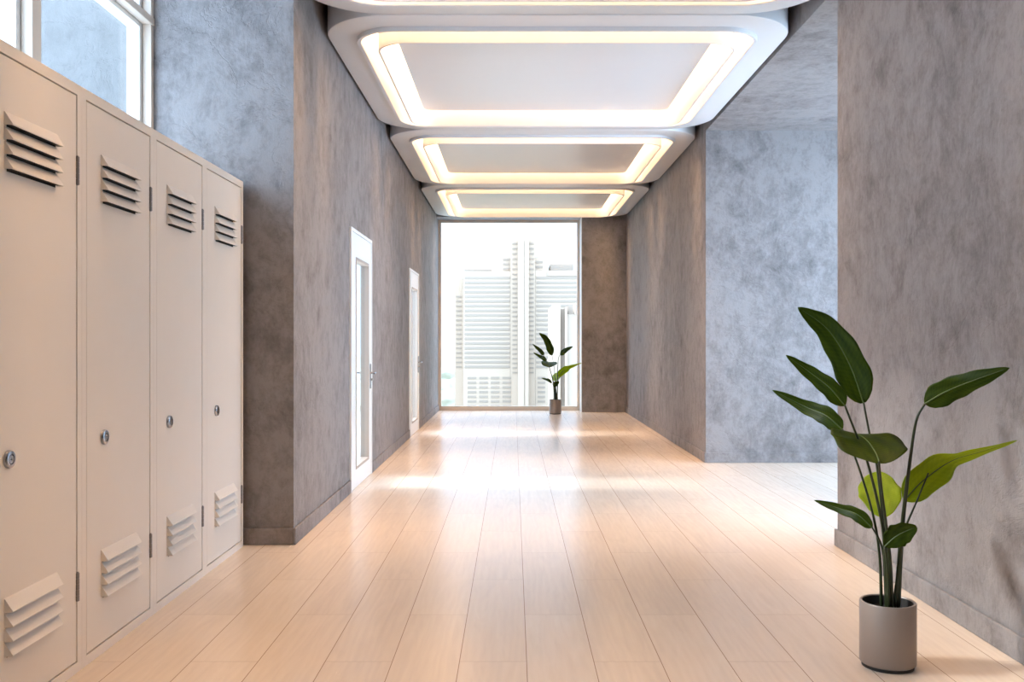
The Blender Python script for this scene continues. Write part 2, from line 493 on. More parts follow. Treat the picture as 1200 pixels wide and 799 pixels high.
# ---- high windows over the lockers: outer frame + inner sash, transom
w2 = empty('window_2', (XW, 0, WZ0)); w2['kind'] = 'structure'
H = WZ1 - WZ0
mull = [(.111, .149), (1.426, 1.506), (2.783, 2.863), (4.14, 4.22), (5.497, YC)]
fb, sb = [], []
for (a, b) in mull: fb.append((-.052, 0, a, b, 0, H))
fb += [(-.052, 0, WY0, YC, 0, .05), (-.052, 0, WY0, YC, H - .06, H)]
fb += [(-.052, .006, WY0, YC, 3.055 - WZ0, 3.10 - WZ0)]
struct('window_frame', boxes(*fb), M['frame'], w2, bevel=.004)
for (m0, m1) in zip(mull[:-1], mull[1:]):
    a, b = m0[1], m1[0]
    z = 3.075 - WZ0
    sb = [(-.13, -.056, a - .03, a + .035, .02, H), (-.13, -.056, b - .035, b + .03, .02, H),
          (-.13, -.056, a + .035, b - .035, .02, .08), (-.13, -.056, a + .035, b - .035, H - .08, H),
          (-.13, -.056, a + .035, b - .035, z - .045, z + .03)]
    struct('window_sash', boxes(*sb), M['door'], w2)
    pane('glass_pane', -.098, -.092, a + .035, b - .035, .08, H - .08, w2)

# ---- window of the right bay (out of frame, lights the bay) 
w3 = empty('window_3', (XE, 0, 0)); w3['kind'] = 'structure'
struct('window_frame', boxes((0, .06, YR0, YR0 + .06, 0, ZR), (0, .06, YR1 - .06, YR1, 0, ZR), (0, .06, 7.35, 7.41, 0, ZR),
                             (0, .06, YR0, YR1, 0, .08), (0, .06, YR0, YR1, ZR - .06, ZR)), M['frame'], w3)
for (a, b) in ((YR0 + .06, 7.35), (7.41, YR1 - .06)):
    pane('glass_pane', .027, .033, a, b, .08, ZR - .06, w3)
w5 = empty('added_bay_window', (XR + .25, YR0 - .15, .3)); w5['kind'] = 'structure'  # unseen window, added to light the bay's far wall from the front
wb = XE - XR - .25
struct('window_frame', boxes((0, .05, 0, .06, 0, 2.0), (wb - .05, wb, 0, .06, 0, 2.0), (.05, wb - .05, 0, .06, 0, .06), (.05, wb - .05, 0, .06, 1.94, 2.0)), M['frame'], w5)
pane('glass_pane', .05, wb - .05, 0.027, .033, .06, 1.94, w5)


# ---- glazed doors in the left wall
def make_door(idx, y0, y1):
    W = y1 - y0
    d = empty('door_%d' % idx, (XL, y0, 0)); d['kind'] = 'structure'
    g0, g1, z0, z1 = .24, W - .175, .152, 1.885
    # leaf with a long glazed slot
    struct('door_leaf', boxes((-.055, .010, .035, g0, .004, DZ - .03), (-.055, .010, g1, W - .035, .004, DZ - .03),
                              (-.055, .010, g0, g1, .004, z0), (-.055, .010, g0, g1, z1, DZ - .03)), M['door'], d)
    struct('door_frame', boxes((-.085, .016, 0, .033, 0, DZ), (-.085, .016, W - .033, W, 0, DZ), (-.085, .016, .033, W - .033, DZ - .028, DZ)),
           M['door'], d, bevel=.002)
    t = .022
    struct('glazing_bead', boxes((-.06, .014, g0, g0 + t, z0, z1), (-.06, .014, g1 - t, g1, z0, z1),
                                 (-.06, .014, g0 + t, g1 - t, z0, z0 + t), (-.06, .014, g0 + t, g1 - t, z1 - t, z1)), M['jamb'], d)
    pane('glass_pane', -.025, -.019, g0 + t, g1 - t, z0 + t, z1 - t, d)
    for s in (1, -1):
        x = .010 if s > 0 else -.055
        bm = bmesh.new()
        hy, hz = W - .085, .885
        bm_box(bm, min(x, x + s * .009), max(x, x + s * .009), hy - .02, hy + .02, hz - .11, hz + .11)
        # lever: neck then arm turned towards the hinges
        path = [Vector((x + s * .006, hy, hz + .03)), Vector((x + s * .04, hy, hz + .03)), Vector((x + s * .052, hy - .012, hz + .03)),
                Vector((x + s * .054, hy - .06, hz + .03)), Vector((x + s * .052, hy - .12, hz + .028))]
        bm_tube(bm, catmull(path, 16), .009, 10)
        bm_cyl_axis(bm, (x + s * .004, hy, hz - .03), 'x', .011, .010, s * .022, 16)
        o = struct('door_handle', bm, M['steel'], d, bevel=.002)
        autosmooth(o)
    return d
for i, (a, b) in enumerate(DOORS): make_door(i + 1, a, b)

# ------------------------------------------------------------------ lockers
XF = -1.579         # locker fronts
LH = 2.13
PITCH = 0.684
LD = 0.535
def make_locker():
    L = empty('locker', (XF, 0, 0))      # local origin: near front bottom corner; +Y along the bank, fronts face +X
    W = PITCH - .0006
    t = .035
    body = boxes((-.03, 0, 0, t, 0, LH), (-.03, 0, W - t, W, 0, LH), (-.03, 0, t, W - t, 0, .037), (-.03, 0, t, W - t, 2.092, LH),
                 (-LD, -.03, 0, .012, 0, LH), (-LD, -.03, W - .012, W, 0, LH), (-LD, -.03, .012, W - .012, 0, .037),
                 (-LD, -.03, .012, W - .012, LH - .012, LH), (-LD, -LD + .01, .012, W - .012, .037, LH - .012))
    link('body', body, M['locker'], L)
    g = .0045
    dr = link('door', boxes((-.022, -.001, t + g, W - t - g, .037 + g, 2.092 - g)), M['locker'], L, bevel=.003)
    def louver(z, ya=.160, yb=.496):
        bm = bmesh.new()
        h, p = .043, .026
        prof = [(0, h), (.004, h - .004), (p * .62, h * .42), (p, .003), (p, 0), (p - .003, -.001)]
        e = .010
        A, B = [], []
        for i, (q, zz) in enumerate(prof):
            k = 0 if q <= .0 else e * (1 - .35 * (1 - q / p))
            A.append(bm.verts.new((q - .001, ya + e * q / p * .4, zz + z)))
            B.append(bm.verts.new((q - .001, yb - e * q / p * .4, zz + z)))
        for i in range(len(prof) - 1):
            f = bm.faces.new((A[i], B[i], B[i + 1], A[i + 1])); f.smooth = False
        a0 = bm.verts.new((-.001, ya, z + .0)); b0 = bm.verts.new((-.001, yb, z + .0))
        bm.faces.new(A + [a0]); bm.faces.new(B[::-1] + [b0])
        # black sheets paint the shade of a punched opening behind and under the hood
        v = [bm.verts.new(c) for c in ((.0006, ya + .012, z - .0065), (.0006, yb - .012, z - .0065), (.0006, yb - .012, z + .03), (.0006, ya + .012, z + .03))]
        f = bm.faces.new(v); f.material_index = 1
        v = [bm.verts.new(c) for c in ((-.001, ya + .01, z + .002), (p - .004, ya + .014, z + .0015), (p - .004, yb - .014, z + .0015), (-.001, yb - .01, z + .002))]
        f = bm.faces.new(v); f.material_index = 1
        link('louver', bm, [M['locker'], M['dark']], dr)
    for k in range(4): louver(1.872 - .0457 * k)
    for k in range(4): louver(.357 - .0457 * k)
    # lock
    lk = lathe([(0, 0), (.0285, 0), (.0285, .006), (.0265, .011), (.0235, .0125), (.0165, .0125), (.0155, .009), (.0135, .009), (.0130, .0115), (.0, .0115)], 36)
    for f in lk.faces:
        r = math.hypot(f.calc_center_median().x, f.calc_center_median().y)
        if .0130 < r < .0165: f.material_index = 1
    bm_box(lk, -.0013, .0013, -.006, .006, .0112, .0119, 1)
    bm_cyl_axis(lk, (0, 0, .0112), 'z', .0032, .0032, .0007, 12, 1)
    lo = link('lock', lk, [M['steel'], M['blackmetal']], dr)
    autosmooth(lo)
    lo.rotation_euler = (0, PI / 2, 0); lo.location = (-.0012, .183, .83)
    # two knuckle hinges at the far stile
    for z0 in (.26, 1.766):
        bm = bmesh.new()
        for k in range(5):
            bm_cyl_axis(bm, (.0005, W - t - .002, z0 + k * .0205), 'z', .0078, .0078, .0185, 14)
        bm_cyl_axis(bm, (.0005, W - t - .002, z0 - .002), 'z', .005, .005, .106, 10)
        o = link('hinge', bm, M['hinge'], dr)
        autosmooth(o)
    return L

def copy_tree(o, parent=None):
    c = o.copy(); COL.objects.link(c)
    if parent is not None: c.parent = parent
    for ch in list(o.children): copy_tree(ch, c)
    return c

lock_labels = ['beige metal locker nearest the camera, cut by the left edge of the photo',
               'beige metal locker second along the row, beside the one cut by the photo edge',
               'beige metal locker standing third along the row, beside the last one at the wall corner',
               'beige metal locker at the far end of the row, against the plaster wall corner']
first = make_locker()
for k in range(4):
    L = first if k == 0 else copy_tree(first)
    L.location = (XF, 2.752 + PITCH * k, 0)
    tag(L, lock_labels[k], 'locker', 'row of lockers along the left wall')

# ------------------------------------------------------------------ ceiling light panels
def make_panel():
    P = empty('ceiling_light_panel', (0, 0, 0))
    hx, hy, R = 1.577, 1.625, .47
    zt = ZC - .0005
    z0 = 3.285
    ox, oy, orr = 1.355, 1.385, .27
    b = .012
    # outer tray: rounded drum with a soft lower arris
    bm = sweep_rr([(hx, hy, R, zt), (hx, hy, R, z0 + b), (hx - .3 * b, hy - .3 * b, R - .3 * b, z0 + .3 * b), (hx - b, hy - b, R - b, z0),
                   (ox + .03, oy + .03, orr + .03, z0), (ox + .03, oy + .03, orr + .03, zt)])
    autosmooth(link('outer_tray', bm, M['panel_white'], P))
    # lip hanging at the opening
    bm = sweep_rr([(ox + .0295, oy + .0295, orr + .0295, zt), (ox + .0295, oy + .0295, orr + .0295, z0 - .022), (ox + .026, oy + .026, orr + .026, z0 - .027),
                   (ox + .004, oy + .004, orr + .004, z0 - .027), (ox, oy, orr, z0 - .022), (ox, oy, orr, zt)])
    autosmooth(link('inner_lip', bm, M['panel_white'], P))
    # hanging skirt
    sx, sy, sr = 1.252, 1.245, .22
    t = .016
    z1 = 3.228
    bm = sweep_rr([(sx, sy, sr, zt), (sx, sy, sr, z1 + .003), (sx - .003, sy - .003, sr - .003, z1), (sx - t + .003, sy - t + .003, sr - t + .003, z1),
                   (sx - t, sy - t, sr - t, z1 + .003), (sx - t, sy - t, sr - t, zt)])
    autosmooth(link('hanging_skirt', bm, M['panel_white'], P))
    # centre panel
    cx, cy, cr = 1.135, 1.128, .09
    zp = 3.352
    bm = sweep_rr([(cx - .03, cy - .03, cr - .03, zt), (cx - .03, cy - .03, cr - .03, zp + .03), (cx, cy, cr, zp + .03), (cx, cy, cr, zp + .004), (cx - .004, cy - .004, cr - .004, zp)], closed=False)
    cap_rr(bm, cx - .004, cy - .004, cr - .004, zp)
    autosmooth(link('centre_panel', bm, M['panel_white'], P))
    # led strips at the head of both coves
    zs = 3.665
    bm = sweep_rr([(ox - .001, oy - .001, orr, zs), (sx + .001, sy + .001, sr, zs), (sx + .001, sy + .001, sr, zs + .02), (ox - .001, oy - .001, orr, zs + .02)])
    link('light_strip', bm, M['led'], P)
    bm = sweep_rr([(sx - t - .001, sy - t - .001, sr - t, zs), (cx - .029, cy - .029, cr - .03, zs), (cx - .029, cy - .029, cr - .03, zs + .02), (sx - t - .001, sy - t - .001, sr - t, zs + .02)])
    link('light_strip', bm, M['led'], P)
    return P
pan_labels = ['white rounded ceiling light panel showing only its far edge at the top of the photo',
              'large white rounded ceiling light panel, the nearest one seen whole, with warm cove light',
              'white rounded ceiling light panel in the middle of the row, between two others',
              'white rounded ceiling light panel farthest away, just in front of the tall end window']
p0 = make_panel()
for k in range(4):
    P = p0 if k == 0 else copy_tree(p0)
    P.location = (.3025, 4.375 + 3.265 * k, 0)
    tag(P, pan_labels[k], 'ceiling light', 'row of lit ceiling panels over the corridor')

# ------------------------------------------------------------------ potted plants (local metres, origin at the pot base)
PROF = [(0, .16), (.03, .45), (.08, .74), (.16, .93), (.26, 1.0), (.38, .98), (.52, .88), (.66, .76), (.8, .56), (.91, .35), (.97, .17), (1.0, .02)]
def wprof(t):
    for (a, wa), (b, wb) in zip(PROF[:-1], PROF[1:]):
        if t <= b: 
            u = (t - a) / (b - a)
            return wa + (wb - wa) * u
    return .02
def make_leaf(parent, pts, width, s0, s1, fold=.18, seed=0, wave=.05, wfun=wprof, curl=0.0, twist=None, mat='leaf'):
    n, m = 36, 7
    path = catmull(pts, n)
    s0, s1 = Vector(s0).normalized(), Vector(s1).normalized()
    bm = bmesh.new()
    uvl = bm.loops.layers.uv.new('UVMap')
    rows, info = [], {}
    for i, p in enumerate(path):
        t = i / n
        tan = (path[min(i + 1, n)] - path[max(i - 1, 0)]).normalized()
        s = twist(t) if twist else s0.lerp(s1, t)
        s = (s - tan * s.dot(tan)).normalized()
        nr = s.cross(tan).normalized()
        hw = width / 2 * wfun(t)
        row = []
        for k in range(-m, m + 1):
            f = k / m
            wob = 1 + wave * math.sin(7.3 * t * PI + seed * 1.7 + (1.3 if k > 0 else 0)) * abs(f)
            off = fold * hw * abs(f) - curl * hw * f * f + .07 * hw * math.sin(11 * t + seed + 2.0 * f) * abs(f)
            v = bm.verts.new(p + s * hw * f * wob + nr * off)
            info[v] = (f, t)
            row.append(v)
        rows.append(row)
    for a, b in zip(rows[:-1], rows[1:]):
        for k in range(2 * m):
            fc = bm.faces.new((a[k], a[k + 1], b[k + 1], b[k])); fc.smooth = True
            for lp in fc.loops: lp[uvl].uv = info[lp.vert]
    o = link('leaf', bm, M[mat], parent)
    sd = o.modifiers.new('thickness', 'SOLIDIFY'); sd.thickness = .0008; sd.offset = 0
    bm = bmesh.new()
    bm_tube(bm, path[:n - 1], [.0032 * (1 - .8 * i / n) for i in range(n - 1)], 6)
    autosmooth(link('midrib', bm, M['rib'], o), 80)
    return o

def oval(t):
    return max(.03, math.sin(PI * min(max(t * .97 + .015, 0), 1))) ** .62

def twist_leaf(t):
    # the blade turns from facing the room to lying edge-on towards its tip
    u = min(max((t - .36) / .2, 0), 1); u = u * u * (3 - 2 * u)
    return Vector((.58, -.23, -.79)).lerp(Vector((.42, .76, -.5)), u).normalized()

def make_plant():
    T = empty('potted_plant', (0, 0, 0))
    r = .0995
    pot = link('pot', lathe([(0, .012), (r - .006, .012), (r, .017), (r, .236), (r - .002, .2395), (r - .009, .2395), (r - .011, .236)], 64), M['pot'], T)
    autosmooth(pot)
    autosmooth(link('pot_inner_wall', lathe([(r - .011, .236), (r - .0125, .228), (r - .0125, .03), (0, .03)], 64), M['potfoot'], T))  # inner wall of the pot, coloured dark
    autosmooth(link('pot_foot', lathe([(0, 0), (r - .008, 0), (r - .008, .0118), (0, .0118)], 48), M['potfoot'], T))
    # soil, slightly heaped and rough
    bm = lathe([(0, .214), (.02, .213), (.045, .210), (.07, .206), (r - .013, .202), (r - .013, .032), (0, .032)], 40)
    for v in bm.verts:
        if v.co.z > .2: v.co.z += .004 * mnoise.noise(v.co * 60)
    link('soil', bm, M['soil'], T, smooth=True)
    make_leaf(T, [(-0.0483, 0.11, 0.9639), (-0.086, 0.15, 1.1062), (-0.1549, 0.2, 1.2451), (-0.2581, 0.245, 1.3335)], 0.128, (0.77, -0.31, 0.56), (0.7, -0.2, 0.7), seed=1, fold=.15)
    make_leaf(T, [(-0.1884, -0.084, 0.9675), (-0.2327, -0.06, 1.0278), (-0.2913, -0.02, 1.0823), (-0.3719, 0.016, 1.1477)], 0.068, (0.6, -0.24, 0.77), (0.6, -0.24, 0.77), seed=2, fold=.2)
    make_leaf(T, [(-0.1409, 0.078, 0.866), (-0.1882, 0.12, 0.9143), (-0.2415, 0.19, 0.942), (-0.3539, 0.265, 1.0047)], 0.072, (0.45, -0.18, 0.87), (0.45, -0.1, 0.87), seed=3, fold=.2)
    make_leaf(T, [(-0.1074, -0.2, 0.7732), (-0.103, -0.15, 0.8059), (-0.1031, -0.07, 0.8397), (-0.1146, 0.0, 0.8575), (-0.1247, 0.06, 0.8516)], 0.262, (0.93, -0.37, -0.2), (0.93, -0.37, -0.14), seed=4, fold=.05, wfun=oval, wave=.02)
    make_leaf(T, [(0.0752, -0.143, 0.9776), (0.1216, -0.2, 1.023), (0.1776, -0.28, 1.0651), (0.267, -0.347, 1.1105)], 0.088, (-0.37, 0.15, 0.92), (-0.3, 0.2, 0.9), seed=5, fold=.15)
    make_leaf(T, [(0.0372, -0.06, 0.6215), (0.1098, -0.05, 0.6914), (0.2078, -0.06, 0.7642), (0.3064, -0.08, 0.8007), (0.4268, -0.097, 0.8426)], 0.112, (0.7, -0.28, -0.68), (0.28, 0.88, -0.38), seed=6, fold=.08, wave=.03, twist=twist_leaf, mat="sunlit_leaf")
    make_leaf(T, [(0.003, 0.05, 0.5388), (0.0208, 0.12, 0.591), (0.0415, 0.19, 0.6324), (0.0693, 0.27, 0.6778)], 0.158, (0.93, -0.37, 0.0), (0.93, -0.37, 0.05), seed=7, fold=.08, wfun=oval, mat="sunlit_leaf", wave=.03)
    make_leaf(T, [(-0.0577, 0, 0.5103), (-0.1004, 0.03, 0.5521), (-0.1466, 0.08, 0.5655), (-0.2275, 0.14, 0.5876)], 0.05, (0.42, -0.16, 0.88), (0.4, -0.16, 0.9), seed=8, fold=.2)
    make_leaf(T, [(-0.0342, -0.06, 0.454), (-0.0041, -0.07, 0.4871), (0.0206, -0.085, 0.5087), (0.0591, -0.11, 0.5352)], 0.085, (0.5, -0.2, -0.84), (0.5, -0.2, -0.8), seed=9, fold=.15, wfun=oval)
    pth = catmull([(-0.0483, 0.11, 0.9639), (-0.0293, 0.1, 0.8477), (-0.011, 0.08, 0.7399), (-0.0017, 0.03, 0.5139), (0.007, 0.012, 0.3749), (0.0125, 0.01, 0.2)], 24); bm = bmesh.new(); bm_tube(bm, pth, [0.0036 + (0.008 - 0.0036) * (i / 24) ** 1.6 for i in range(25)], 10); link('stem', bm, M['stem'], T, smooth=True)
    pth = catmull([(-0.1884, -0.084, 0.9675), (-0.1433, -0.07, 0.8644), (-0.0924, -0.05, 0.7536), (-0.0348, -0.03, 0.5413), (-0.0152, -0.02, 0.3825), (-0.0081, -0.018, 0.2)], 24); bm = bmesh.new(); bm_tube(bm, pth, [0.0036 + (0.008 - 0.0036) * (i / 24) ** 1.6 for i in range(25)], 10); link('stem', bm, M['stem'], T, smooth=True)
    pth = catmull([(-0.1409, 0.078, 0.866), (-0.0926, 0.06, 0.7457), (-0.0431, 0.03, 0.5521), (-0.0254, 0.01, 0.3912), (-0.023, 0.0, 0.2)], 24); bm = bmesh.new(); bm_tube(bm, pth, [0.0036 + (0.006 - 0.0036) * (i / 24) ** 1.6 for i in range(25)], 10); link('stem', bm, M['stem'], T, smooth=True)
    pth = catmull([(-0.1104, -0.2, 0.7791), (-0.0671, -0.12, 0.65), (-0.028, -0.06, 0.516), (-0.0035, -0.03, 0.3849), (0.0028, -0.03, 0.2)], 24); bm = bmesh.new(); bm_tube(bm, pth, [0.0036 + (0.009 - 0.0036) * (i / 24) ** 1.6 for i in range(25)], 10); link('stem', bm, M['stem'], T, smooth=True)
    pth = catmull([(0.0752, -0.143, 0.9776), (0.0462, -0.14, 0.9198), (0.0377, -0.11, 0.7859), (0.0341, -0.06, 0.5781), (0.034, -0.03, 0.4162), (0.0277, -0.015, 0.2)], 24); bm = bmesh.new(); bm_tube(bm, pth, [0.0038 + (0.012 - 0.0038) * (i / 24) ** 1.6 for i in range(25)], 10); link('stem', bm, M['stem'], T, smooth=True)
    pth = catmull([(0.0403, -0.06, 0.6246), (0.032, -0.05, 0.5452), (0.035, -0.02, 0.4139), (0.0327, 0.005, 0.2)], 24); bm = bmesh.new(); bm_tube(bm, pth, [0.0035 + (0.01 - 0.0035) * (i / 24) ** 1.6 for i in range(25)], 10); link('stem', bm, M['stem'], T, smooth=True)
    pth = catmull([(0.1196, -0.07, 0.7222), (0.0763, -0.07, 0.617), (0.0372, -0.06, 0.5098), (0.0309, -0.03, 0.3849), (0.011, -0.025, 0.2)], 24); bm = bmesh.new(); bm_tube(bm, pth, [0.0025 + (0.008 - 0.0025) * (i / 24) ** 1.6 for i in range(25)], 10); link('stem', bm, M['stem'], T, smooth=True)
    pth = catmull([(0.003, 0.05, 0.5388), (0.013, 0.035, 0.4332), (0.0166, 0.02, 0.3413), (0.0197, 0.02, 0.2)], 24); bm = bmesh.new(); bm_tube(bm, pth, [0.0035 + (0.008 - 0.0035) * (i / 24) ** 1.6 for i in range(25)], 10); link('stem', bm, M['stem'], T, smooth=True)
    pth = catmull([(-0.0577, 0, 0.5103), (-0.0293, 0.0, 0.4598), (-0.0116, 0.005, 0.3924), (0.0007, 0.012, 0.2)], 24); bm = bmesh.new(); bm_tube(bm, pth, [0.003 + (0.007 - 0.003) * (i / 24) ** 1.6 for i in range(25)], 10); link('stem', bm, M['stem'], T, smooth=True)
    pth = catmull([(-0.0342, -0.06, 0.454), (-0.0169, -0.04, 0.3716), (-0.0086, -0.035, 0.2)], 24); bm = bmesh.new(); bm_tube(bm, pth, [0.0035 + (0.007 - 0.0035) * (i / 24) ** 1.6 for i in range(25)], 10); link('stem', bm, M['stem'], T, smooth=True)
    return T

plantA = make_plant()
plantA.location = (1.385, 3.472, 0)
tag(plantA, 'large leafy plant in a taupe pot on the floor beside the right wall', 'potted plant', 'matching potted banana-leaf plants')
plantB = copy_tree(plantA)
plantB.location = (.69, 15.44, 0)
tag(plantB, 'small-looking distant leafy plant in a taupe pot in front of the end window', 'potted plant', 'matching potted banana-leaf plants')

# ------------------------------------------------------------------ the city beyond the end window
city_ground = link('city_ground', boxes((-900, 900, 40, 2600, -43, -42)), M['ground']); city_ground['kind'] = 'structure'
office = empty('office_building', (0, 200, -42))
tag(office, 'wide hazy office building with ribbon windows and a slender stepped central tower', 'building')
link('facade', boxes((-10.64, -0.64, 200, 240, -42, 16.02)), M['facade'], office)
link('side_wing', boxes((-12.95, -11.08, 208, 238, -42, 15.1)), M['facade'], office)
link('window_band', boxes((-10.36, -0.73, 199.88, 200.3, 14.4, 14.89)), M['band'], office)
link('window_band', boxes((-10.36, -0.73, 199.88, 200.3, 13.4, 13.89)), M['band'], office)
link('window_band', boxes((-10.36, -0.73, 199.88, 200.3, 12.41, 12.9)), M['band'], office)
link('window_band', boxes((-10.36, -0.73, 199.88, 200.3, 11.41, 11.9)), M['band'], office)
link('window_band', boxes((-10.36, -0.73, 199.88, 200.3, 10.41, 10.91)), M['band'], office)
link('window_band', boxes((-12.67, -11.44, 207.88, 208.3, 10.8, 11.18)), M['band'], office)
link('window_band', boxes((-10.36, -0.73, 199.88, 200.3, 9.42, 9.91)), M['band'], office)
link('window_band', boxes((-12.67, -11.44, 207.88, 208.3, 9.77, 10.14)), M['band'], office)
link('window_band', boxes((-10.36, -0.73, 199.88, 200.3, 8.42, 8.91)), M['band'], office)
link('window_band', boxes((-12.67, -11.44, 207.88, 208.3, 8.73, 9.11)), M['band'], office)
link('window_band', boxes((-10.36, -0.73, 199.88, 200.3, 7.43, 7.92)), M['band'], office)
link('window_band', boxes((-12.67, -11.44, 207.88, 208.3, 7.69, 8.07)), M['band'], office)
link('window_band', boxes((-10.36, -0.73, 199.88, 200.3, 6.43, 6.92)), M['band'], office)
link('window_band', boxes((-12.67, -11.44, 207.88, 208.3, 6.66, 7.04)), M['band'], office)
link('window_band', boxes((-10.36, -0.73, 199.88, 200.3, 5.43, 5.92)), M['band'], office)
link('window_band', boxes((-12.67, -11.44, 207.88, 208.3, 5.62, 6.0)), M['band'], office)
link('window_band', boxes((-10.36, -0.73, 199.88, 200.3, 4.44, 4.93)), M['band'], office)
link('window_band', boxes((-12.67, -11.44, 207.88, 208.3, 4.58, 4.96)), M['band'], office)
link('window_band', boxes((-10.36, -0.73, 199.88, 200.3, 3.44, 3.93)), M['band'], office)
link('window_band', boxes((-12.67, -11.44, 207.88, 208.3, 3.55, 3.93)), M['band'], office)
link('window_band', boxes((-10.36, -0.73, 199.88, 200.3, 2.44, 2.93)), M['band'], office)
link('window_band', boxes((-12.67, -11.44, 207.88, 208.3, 2.51, 2.89)), M['band'], office)
link('window_band', boxes((-10.36, -0.73, 199.88, 200.3, 1.45, 1.94)), M['band'], office)
link('window_band', boxes((-12.67, -11.44, 207.88, 208.3, 1.48, 1.85)), M['band'], office)
link('window_band', boxes((-10.36, -0.73, 199.88, 200.3, 0.45, 0.94)), M['band'], office)
link('window_band', boxes((-12.67, -11.44, 207.88, 208.3, 0.44, 0.82)), M['band'], office)
link('window_band', boxes((-10.36, -0.73, 199.88, 200.3, -0.55, -0.05)), M['band'], office)
link('window_band', boxes((-12.67, -11.44, 207.88, 208.3, -0.6, -0.22)), M['band'], office)
link('window_band', boxes((-10.36, -0.73, 199.88, 200.3, -1.54, -1.05)), M['band'], office)
link('window_band', boxes((-12.67, -11.44, 207.88, 208.3, -1.63, -1.25)), M['band'], office)
link('window_band', boxes((-10.36, -0.73, 199.88, 200.3, -2.54, -2.05)), M['band'], office)
link('window_band', boxes((-12.67, -11.44, 207.88, 208.3, -2.67, -2.29)), M['band'], office)
link('window_band', boxes((-10.36, -0.73, 199.88, 200.3, -3.53, -3.04)), M['band'], office)
link('window_band', boxes((-12.67, -11.44, 207.88, 208.3, -3.71, -3.33)), M['band'], office)
link('window_band', boxes((-10.36, -0.73, 199.88, 200.3, -4.53, -4.04)), M['band'], office)
link('window_band', boxes((-12.67, -11.44, 207.88, 208.3, -4.74, -4.36)), M['band'], office)
link('window', boxes((-9.73, -7.87, 199.88, 200.3, -6.91, -6.44)), M['band'], office)
link('window', boxes((-7.25, -5.4, 199.88, 200.3, -6.91, -6.44)), M['band'], office)
link('window', boxes((-4.78, -2.93, 199.88, 200.3, -6.91, -6.44)), M['band'], office)
link('window', boxes((-2.31, -0.45, 199.88, 200.3, -6.91, -6.44)), M['band'], office)
link('window', boxes((-9.73, -7.87, 199.88, 200.3, -7.91, -7.44)), M['band'], office)
link('window', boxes((-7.25, -5.4, 199.88, 200.3, -7.91, -7.44)), M['band'], office)
link('window', boxes((-4.78, -2.93, 199.88, 200.3, -7.91, -7.44)), M['band'], office)
link('window', boxes((-2.31, -0.45, 199.88, 200.3, -7.91, -7.44)), M['band'], office)
link('window', boxes((-9.73, -7.87, 199.88, 200.3, -8.91, -8.44)), M['band'], office)
link('window', boxes((-7.25, -5.4, 199.88, 200.3, -8.91, -8.44)), M['band'], office)
link('window', boxes((-4.78, -2.93, 199.88, 200.3, -8.91, -8.44)), M['band'], office)
link('window', boxes((-2.31, -0.45, 199.88, 200.3, -8.91, -8.44)), M['band'], office)
link('window', boxes((-9.73, -7.87, 199.88, 200.3, -9.91, -9.44)), M['band'], office)
link('window', boxes((-7.25, -5.4, 199.88, 200.3, -9.91, -9.44)), M['band'], office)
link('window', boxes((-4.78, -2.93, 199.88, 200.3, -9.91, -9.44)), M['band'], office)
link('window', boxes((-2.31, -0.45, 199.88, 200.3, -9.91, -9.44)), M['band'], office)
link('window', boxes((-9.73, -7.87, 199.88, 200.3, -10.91, -10.44)), M['band'], office)
link('window', boxes((-7.25, -5.4, 199.88, 200.3, -10.91, -10.44)), M['band'], office)
link('window', boxes((-4.78, -2.93, 199.88, 200.3, -10.91, -10.44)), M['band'], office)
link('window', boxes((-2.31, -0.45, 199.88, 200.3, -10.91, -10.44)), M['band'], office)
link('window', boxes((-9.73, -7.87, 199.88, 200.3, -11.91, -11.44)), M['band'], office)
link('window', boxes((-7.25, -5.4, 199.88, 200.3, -11.91, -11.44)), M['band'], office)
link('window', boxes((-4.78, -2.93, 199.88, 200.3, -11.91, -11.44)), M['band'], office)
link('window', boxes((-2.31, -0.45, 199.88, 200.3, -11.91, -11.44)), M['band'], office)
link('window', boxes((-9.73, -7.87, 199.88, 200.3, -12.91, -12.44)), M['band'], office)
link('window', boxes((-7.25, -5.4, 199.88, 200.3, -12.91, -12.44)), M['band'], office)
link('window', boxes((-4.78, -2.93, 199.88, 200.3, -12.91, -12.44)), M['band'], office)
link('window', boxes((-2.31, -0.45, 199.88, 200.3, -12.91, -12.44)), M['band'], office)
link('roof_plant', boxes((-10.77, -4.78, 206, 218, 16.44, 16.93)), M['band'], office)
link('shaft', boxes((-0.6, 4.64, 200, 230, -42, 22.56)), M['facade'], office)
link('crown', boxes((-0.09, 4.13, 202, 222, 22.76, 23.79)), M['facade'], office)
link('step', boxes((-2.39, -0.62, 202, 226, 16.17, 19.29)), M['facade'], office)
link('step', boxes((4.7, 6.52, 202, 226, 16.17, 19.29)), M['facade'], office)
link('spine', boxes((0.98, 2.33, 197, 200.0, -42, 23.5)), M['facade'], office)
link('spine', boxes((2.44, 3.22, 197, 200.0, -42, 23.32)), M['facade'], office)
link('tower_window', boxes((-0.18, 0.82, 199.88, 200.3, 21.78, 22.11)), M['band'], office)
link('tower_window', boxes((3.45, 4.36, 199.88, 200.3, 21.78, 22.11)), M['band'], office)
link('tower_window', boxes((-0.18, 0.82, 199.88, 200.3, 20.69, 21.02)), M['band'], office)
link('tower_window', boxes((3.45, 4.36, 199.88, 200.3, 20.69, 21.02)), M['band'], office)
link('tower_window', boxes((-0.18, 0.82, 199.88, 200.3, 19.6, 19.93)), M['band'], office)
link('tower_window', boxes((3.45, 4.36, 199.88, 200.3, 19.6, 19.93)), M['band'], office)
link('tower_window', boxes((-0.18, 0.82, 199.88, 200.3, 18.51, 18.84)), M['band'], office)
link('tower_window', boxes((3.45, 4.36, 199.88, 200.3, 18.51, 18.84)), M['band'], office)
